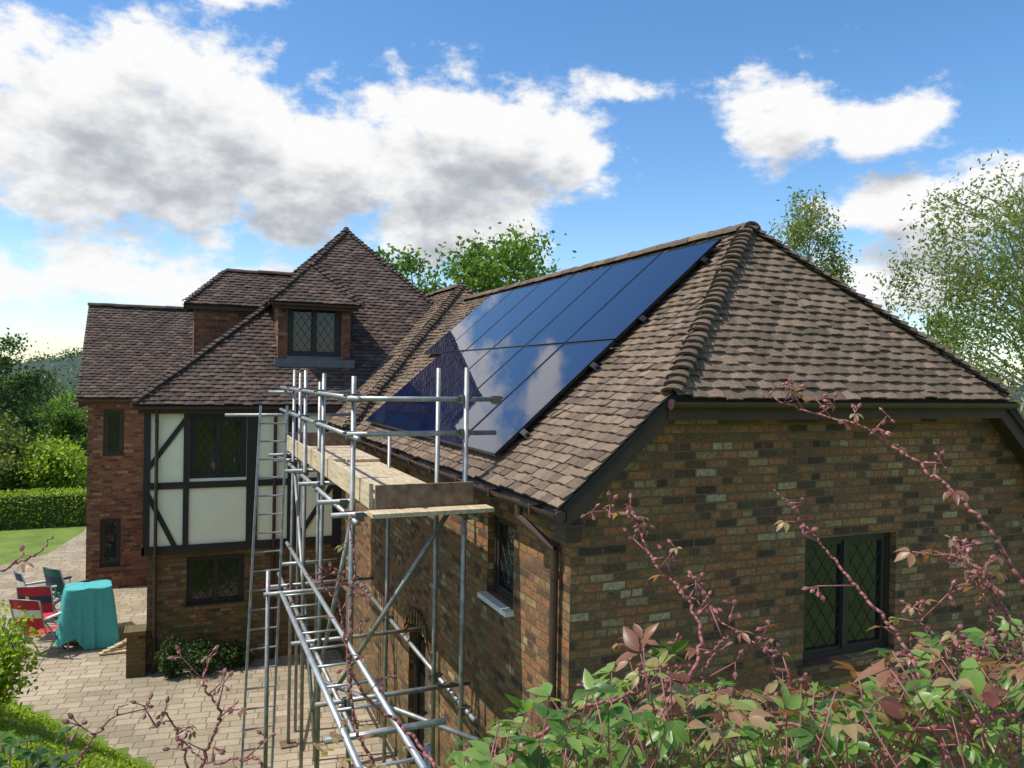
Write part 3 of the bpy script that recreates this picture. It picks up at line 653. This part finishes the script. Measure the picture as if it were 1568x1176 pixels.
def chair(cx,cy,rot,m1,m2,s=1.0):
    par=empty('folding_camp_chair'); mt=Matrix.Translation((cx,cy,GZ+.012))@Matrix.Rotation(rot,4,'Z')@Matrix.Scale(s,4)
    f=MB(); c=MB(); P=lambda *a: mt@Vector(a)
    for sx in (-.27,.27):
        f.tube(P(sx,-.26,0),P(sx,.22,.62),.012*s,n=8); f.tube(P(sx,.26,0),P(sx,-.24,.42),.012*s,n=8)
        f.tube(P(sx,.18,.40),P(sx,.34,.98),.012*s,n=8); f.tube(P(sx,-.24,.42),P(sx,-.24,.62),.010*s,n=8)
        f.tube(P(sx,-.26,.62),P(sx,.24,.64),.012*s,n=8); c.box(sx-.03,sx+.03,-.26,.18,.635,.66,1,mt)
    f.tube(P(-.27,-.26,.01),P(.27,-.26,.01),.011*s,n=8); f.tube(P(-.27,.26,.01),P(.27,.26,.01),.011*s,n=8); f.tube(P(-.27,-.24,.42),P(.27,-.24,.42),.011*s,n=8); f.tube(P(-.27,.34,.98),P(.27,.34,.98),.011*s,n=8)
    n=8
    for k in range(n):
        a,b=k/n,(k+1)/n; z=lambda t:.42-.05*math.sin(math.pi*t)
        c.face([P(-.26+.52*a,-.24,z(a)),P(-.26+.52*b,-.24,z(b)),P(-.26+.52*b,.19,z(b)-.01),P(-.26+.52*a,.19,z(a)-.01)],0)
        y0=lambda t:.05*math.sin(math.pi*t)
        for (za,ya,zb,yb,mi) in ((.50,.21,.68,.26,0),(.68,.26,.82,.295,1),(.82,.295,.98,.335,0)):
            c.face([P(-.26+.52*a,ya+y0(a),za),P(-.26+.52*b,ya+y0(b),za),P(-.26+.52*b,yb+y0(b),zb),P(-.26+.52*a,yb+y0(a),zb)],mi)
    f.obj('steel_frame',M['galv'],par,True); c.obj('canvas',[m1,m2],par)
chair(-2.45,16.9,2.6,M['red'],M['white'],1.15); chair(-2.55,17.9,2.9,M['red'],M['navy'],1.15); chair(-2.3,19.5,2.3,M['green'],M['navy'],1.1); chair(-2.85,19.3,2.0,M['navy'],M['white'],1.1)
tp=MB()
for k in range(5): tp.box(-.35,.35,-.05,.05,0,.03,0,Matrix.Translation((-1.05+.05*k,16.4+.11*k,GZ+.03+.035*k))@Matrix.Rotation(.3*k,4,'Z'))
tp.box(-.3,.3,-.12,.12,0,.3,0,Matrix.Translation((-1.15,17.2,GZ+.012))@Matrix.Rotation(.3,4,'Z'))
tp.obj('timber_offcuts',M['wood'])

# ------------------------------------------------------------------ foreground creeper
FR=Vector((.920,-.392,0)); FF=Vector((.392,.920,0))
def fp(a,b,z): return FR*a+FF*b+Vector((0,0,z))
class Leaves:
    def __init__(s): s.mb=MB()
    def leaf(s,base,dirv,nv,ln,wd,r,curl=.15,mi=0):
        d=dirv.normalized(); n=(nv-d*nv.dot(d)).normalized(); sd=d.cross(n); mb=s.mb; i=len(mb.v)
        prof=((0,0),(.18,.30),(.42,.5),(.68,.38),(.86,.17),(1.0,0))
        for (t,w) in prof:
            c=base+d*ln*t-n*ln*curl*t*t
            mb.v.append(tuple(c))
            if 0<t<1:
                mb.v.append(tuple(c+sd*wd*w+n*wd*w*.35)); mb.v.append(tuple(c-sd*wd*w+n*wd*w*.35))
        C=[i]+[i+1+3*k for k in range(4)]+[i+13]; Lf=[i+2+3*k for k in range(4)]; Rf=[i+3+3*k for k in range(4)]
        F=[(C[0],C[1],Lf[0]),(C[0],Rf[0],C[1]),(C[4],C[5],Lf[3]),(C[4],Rf[3],C[5])]
        for k in range(3): F+=[(C[k+1],C[k+2],Lf[k+1],Lf[k]),(C[k+2],C[k+1],Rf[k],Rf[k+1])]
        for f in F: mb.f.append(f); mb.m.append(mi); mb.r.append(min(1,max(0,r+random.gauss(0,.03))))
    def tri(s,p,ddir,size,r,mi=0,n=3):
        up=Vector((random.gauss(0,.35),random.gauss(0,.35),1)); sd=ddir.cross(up).normalized()
        angs={3:(0,.95,-.95),5:(0,.6,-.6,1.3,-1.3)}[n]
        for a in angs:
            d=(ddir*math.cos(a)+sd*math.sin(a)+Vector((0,0,random.uniform(-.25,.1)))).normalized()
            s.leaf(p+d*size*.08,d,up,size*random.uniform(.8,1.1)*(1-.2*abs(a)),size*random.uniform(.38,.48),min(1,max(0,r+random.gauss(0,.08))),random.uniform(.05,.4),mi)
cr=empty('foreground_creeper'); st=MB(); LG=Leaves(); bud=MB()
def spline(P,n=10):
    P=[Vector(p) for p in P]; Q=[P[0]*2-P[1]]+P+[P[-1]*2-P[-2]]; out=[]
    for k in range(1,len(Q)-2):
        for j in range(n):
            t=j/n; a,b,c,d=Q[k-1],Q[k],Q[k+1],Q[k+2]
            out.append(.5*((2*b)+(-a+c)*t+(2*a-5*b+4*c-d)*t*t+(-a+3*b-3*c+d)*t**3))
    out.append(P[-1]); return out
def cluster(p,s=1.0):
    for k in range(random.randint(2,4)):
        d=Vector((random.gauss(0,1),random.gauss(0,1),random.gauss(0,1))).normalized(); e=p+d*.018*s
        st.tube(p,e,.0011,n=4); 
        bud.tube(e,e+d*.006*s,.0028*s,.0045*s,6); bud.tube(e+d*.006*s,e+d*.013*s,.0045*s,.001,6)
def stem(P,b,r0=.005,r1=.002,buds=6,leaves=8,lsize=.05,red=True):
    pts=[]
    for k,(u,v) in enumerate(P): bb=b if not isinstance(b,(list,tuple)) else b[k]; pts.append(fp(u*bb,bb,v*bb))
    S=spline(pts); n=len(S)
    S=[p+Vector((random.gauss(0,.0025),random.gauss(0,.0025),random.gauss(0,.0025))) for p in S]
    st.path(S,r0,r1,6)
    for k in range(buds):
        i=int(n*(.35+.65*(k+.5)/buds))-1; p=S[i]; q=p+Vector((random.gauss(0,.03),random.gauss(0,.02),random.uniform(.0,.06)))
        st.tube(p,q,.0020,.0012,5); cluster(q,random.uniform(.8,1.2))
        if random.random()<.5: LG.tri(q,Vector((random.gauss(0,1),random.gauss(0,1),-.3)).normalized(),lsize*.55,random.random(),1)
    for k in range(leaves):
        i=int(n*(k+.5)/leaves); p=S[min(i,n-1)]; d=Vector((random.gauss(0,1),random.gauss(0,1),random.uniform(-.2,.7))).normalized(); q=p+d*.04
        st.tube(p,q,.0016,.0011,5); LG.tri(q,(d+Vector((0,0,-.5))).normalized(),lsize*random.uniform(.6,1.0),random.random(),1 if red else 0)
def pu(x,y): return ((x-784)/1180,(580+(x-784)*.0175-y)/1180)
stem([pu(1600,930),pu(1500,790),pu(1420,720),pu(1320,655),pu(1240,632),pu(1165,604)],[1.7,1.7,1.75,1.8,1.85,1.9],.0050,.0018,10,5,.045)
stem([pu(1470,1180),pu(1400,1000),pu(1330,915),pu(1275,850),pu(1225,790),pu(1188,750)],[1.4,1.5,1.55,1.6,1.6,1.6],.0045,.0016,3,2,.04)
stem([pu(960,1200),pu(1075,1020),pu(1065,930),pu(1005,860),pu(975,800),pu(928,780)],[1.5,1.6,1.7,1.75,1.8,1.8],.0048,.0017,10,3,.04)
stem([pu(1600,1090),pu(1430,1120),pu(1280,1118),pu(1160,1105),pu(1085,1060),pu(1100,1000),pu(1125,975)],[1.3,1.35,1.4,1.5,1.5,1.5,1.5],.005,.0018,6,3,.04)
stem([pu(1600,1010),pu(1540,930),pu(1500,870),pu(1460,855),pu(1420,850)],1.5,.0035,.0014,4,5,.05)
stem([pu(1260,1190),pu(1210,1060),pu(1180,1000),pu(1120,960),pu(1040,900)],1.6,.004,.0016,4,2,.045)
stem([pu(690,1200),pu(640,1130),pu(560,1060),pu(535,980),pu(520,920),pu(475,880)],[1.7,1.8,1.8,1.8,1.8,1.8],.0048,.0016,6,4,.035)
stem([pu(600,1200),pu(555,1120),pu(540,1000),pu(548,880),pu(540,790)],[1.8]*5,.0045,.0018,0,5,.03)
stem([pu(310,1200),pu(335,1130),pu(345,1090),pu(318,1050),pu(338,990)],1.6,.004,.0016,5,3,.028)
stem([pu(300,1200),pu(285,1140),pu(270,1110),pu(235,1120)],1.6,.003,.0013,3,1,.025)
stem([pu(120,1200),pu(140,1150),pu(170,1110),pu(200,1080)],1.5,.003,.0012,2,1,.025)
stem([pu(420,1200),pu(400,1165),pu(330,1170),pu(280,1130)],1.5,.003,.0013,3,1,.025)
stem([pu(-30,890),pu(20,868),pu(60,850),pu(85,820)],1.6,.003,.0012,1,1,.03)
stem([pu(760,1200),pu(820,1140),pu(900,1090),pu(990,1060),pu(1040,1040)],1.5,.005,.002,4,5,.045,False)
for x,y in ((1440,930),(1500,860),(1545,900),(1480,1000),(1390,1040),(1230,1040),(1010,990),(1530,1000),(1440,1010)):
    stem([pu(x+random.uniform(20,120),1200),pu(x+40,(y+1190)/2),pu(x+random.uniform(-20,20),y+30),pu(x-random.uniform(10,50),y)],random.uniform(1.35,1.9),.0035,.0013,4,5,.045)
prof=[(680,1230),(740,1150),(850,1115),(930,1060),(1000,1025),(1080,1080),(1200,1085),(1320,1070),(1420,1030),(1500,1000),(1620,975)]
def top(x):
    for (a,b),(c,d) in zip(prof,prof[1:]):
        if a<=x<=c: return b+(d-b)*(x-a)/(c-a)
    return 1300
cnt=0
while cnt<640:
    x=random.uniform(690,1620); y=top(x)+abs(random.gauss(0,1))*80+random.uniform(-25,10)
    if y>1310: continue
    b=random.uniform(1.2,2.2); u,v=pu(x,y); p=fp(u*b,b,v*b); d=Vector((random.gauss(0,1),random.gauss(0,1),random.uniform(-.5,.6))).normalized()
    edge=(y-top(x))<50; r=random.random()*.8; red=edge and random.random()<.5 and x>950
    q=p+d*.05; st.tube(p+Vector((random.gauss(0,.03),random.gauss(0,.03),-.1)),q,.0018,.0012,5)
    LG.tri(q,d,random.uniform(.036,.062),random.random() if red else r,1 if red else 0,random.choice((3,3,5))); cnt+=1
for k in range(26):
    x=random.uniform(-20,110); y=random.uniform(1125,1200); b=random.uniform(1.4,1.8); u,v=pu(x,y); p=fp(u*b,b,v*b); d=Vector((random.gauss(0,1),random.gauss(0,1),.3)).normalized()
    st.tube(p+Vector((0,0,-.12)),p,.002,.0013,5); LG.tri(p,d,random.uniform(.03,.045),random.random()*.3,0,5)
for k in range(14):
    x=random.uniform(470,640); y=random.uniform(1120,1190); b=random.uniform(1.5,1.8); u,v=pu(x,y); p=fp(u*b,b,v*b); d=Vector((random.gauss(0,1),random.gauss(0,1),.1)).normalized()
    LG.tri(p,d,.03,random.random(),1)
st.obj('stems',M['stem'],cr,True); bud.obj('buds',M['stem'],cr); LG.mb.obj('creeper_leaves',[M['lf_front'],M['lf_red']],cr,True)

# ------------------------------------------------------------------ sun + sky
S=Vector((-.52,.08,.84)).normalized()
sd=bpy.data.lights.new('sun','SUN'); sd.energy=5.0; sd.angle=R(.5); sd.color=(1,.94,.83)
so=bpy.data.objects.new('sun',sd); scene.collection.objects.link(so); so.rotation_mode='QUATERNION'; so.rotation_quaternion=S.to_track_quat('Z','Y')
w=bpy.data.worlds.new('World'); scene.world=w; w.use_nodes=True; nt=w.node_tree; nt.nodes.clear()
w.cycles.sampling_method='MANUAL'; w.cycles.sample_map_resolution=512
sky=N(nt,'ShaderNodeTexSky',sky_type='NISHITA'); sky.sun_disc=False; sky.sun_elevation=math.asin(S.z); sky.sun_rotation=math.atan2(S.x,S.y)%(2*math.pi)
sky.air_density=1.0; sky.dust_density=.5; sky.ozone_density=2.6
hs=N(nt,'ShaderNodeHueSaturation'); hs.inputs['Saturation'].default_value=1.22; hs.inputs['Value'].default_value=1.3; L(nt,sky.outputs[0],hs.inputs['Color'])
bg=N(nt,'ShaderNodeBackground'); bg.inputs[1].default_value=.15; L(nt,hs.outputs[0],bg.inputs[0])
tc=N(nt,'ShaderNodeTexCoord'); sp=N(nt,'ShaderNodeSeparateXYZ'); nv=N(nt,'ShaderNodeVectorMath',operation='NORMALIZE'); L(nt,tc.outputs['Generated'],nv.inputs[0]); L(nt,nv.outputs[0],sp.inputs[0])
az=math_(nt,'MULTIPLY',math_(nt,'ARCTAN2',sp.outputs[0],sp.outputs[1]),57.2958); el=math_(nt,'MULTIPLY',math_(nt,'ARCSINE',sp.outputs[2]),57.2958)
blobs=[(-2,15.5,17,8.6,1),(20,16.5,12.5,6.3,1),(18,11.0,11,4.0,.9),(-3,6.0,16,3.2,.62),(8,14,12,6,1),(42,18.2,5,4.8,.8),(49,16.8,5.5,2.6,.8),(52,11.7,9,3.3,1),(50,7.6,8,3.0,.9),(31,20.5,3.5,1.4,.6),(4,25,5,1.6,.55),(-9,26.5,5,1.4,.5),(-50,30,26,12,.9),(110,30,40,12,.9),(-140,30,40,12,.9)]
cvx=N(nt,'ShaderNodeCombineXYZ'); L(nt,az,cvx.inputs[0]); L(nt,el,cvx.inputs[1]); CV=cvx.outputs[0]
def field(dev,detail,namp,cap):
    cv=CV
    if dev:
        ad=N(nt,'ShaderNodeVectorMath',operation='ADD'); L(nt,CV,ad.inputs[0]); ad.inputs[1].default_value=(0,dev,0); cv=ad.outputs[0]
    nz=N(nt,'ShaderNodeTexNoise'); nz.inputs['Scale'].default_value=1.0; nz.inputs['Detail'].default_value=detail; nz.inputs['Roughness'].default_value=.6
    sc_=N(nt,'ShaderNodeVectorMath',operation='MULTIPLY'); L(nt,cv,sc_.inputs[0]); sc_.inputs[1].default_value=(.20,.32,1); L(nt,sc_.outputs[0],nz.inputs['Vector'])
    cur=None
    for a,e,ra,re,amp in (blobs if dev==0 else blobs[:9]):
        m=N(nt,'ShaderNodeVectorMath',operation='MULTIPLY_ADD'); L(nt,cv,m.inputs[0]); m.inputs[1].default_value=(1/ra,1/re,0); m.inputs[2].default_value=(-a/ra,-e/re,0)
        ln=N(nt,'ShaderNodeVectorMath',operation='LENGTH'); L(nt,m.outputs[0],ln.inputs[0])
        v=math_(nt,'MULTIPLY_ADD',ln.outputs['Value'],-amp,amp)
        cur=v if cur is None else math_(nt,'MAXIMUM',cur,v)
    cur=math_(nt,'MINIMUM',cur,cap)
    return math_(nt,'ADD',cur,math_(nt,'MULTIPLY',math_(nt,'SUBTRACT',nz.outputs[0],.5),namp))
f0=field(0.0,7,1.8,.6); f1=field(2.8,4,1.4,.7)
def sstep(v,a,b):
    m=N(nt,'ShaderNodeMapRange',interpolation_type='SMOOTHSTEP'); m.inputs['From Min'].default_value=a; m.inputs['From Max'].default_value=b; L(nt,v,m.inputs[0]); return m.outputs[0]
dens=sstep(f0,.06,.42)
shade=sstep(f1,.25,.95)
ccol=mixc(nt,shade,(1.0,1.0,1.0),(.46,.49,.54))
bc=N(nt,'ShaderNodeBackground'); L(nt,ccol,bc.inputs[0]); bc.inputs[1].default_value=.98
ms=N(nt,'ShaderNodeMixShader'); L(nt,dens,ms.inputs[0]); L(nt,bg.outputs[0],ms.inputs[1]); L(nt,bc.outputs[0],ms.inputs[2])
wo=N(nt,'ShaderNodeOutputWorld'); L(nt,ms.outputs[0],wo.inputs[0])

# ------------------------------------------------------------------ camera
cam=bpy.data.cameras.new('camera'); co_=bpy.data.objects.new('camera',cam); scene.collection.objects.link(co_)
cam.sensor_width=36; cam.lens=36*1180/1568; cam.clip_end=6000; cam.clip_start=.05
co_.matrix_world=Matrix.Rotation(R(-23.1),4,'Z')@Matrix.Rotation(R(90-.45),4,'X')@Matrix.Rotation(R(1.0),4,'Z')
scene.camera=co_
scene.view_settings.view_transform='Standard'; scene.view_settings.look='None'; scene.view_settings.exposure=0
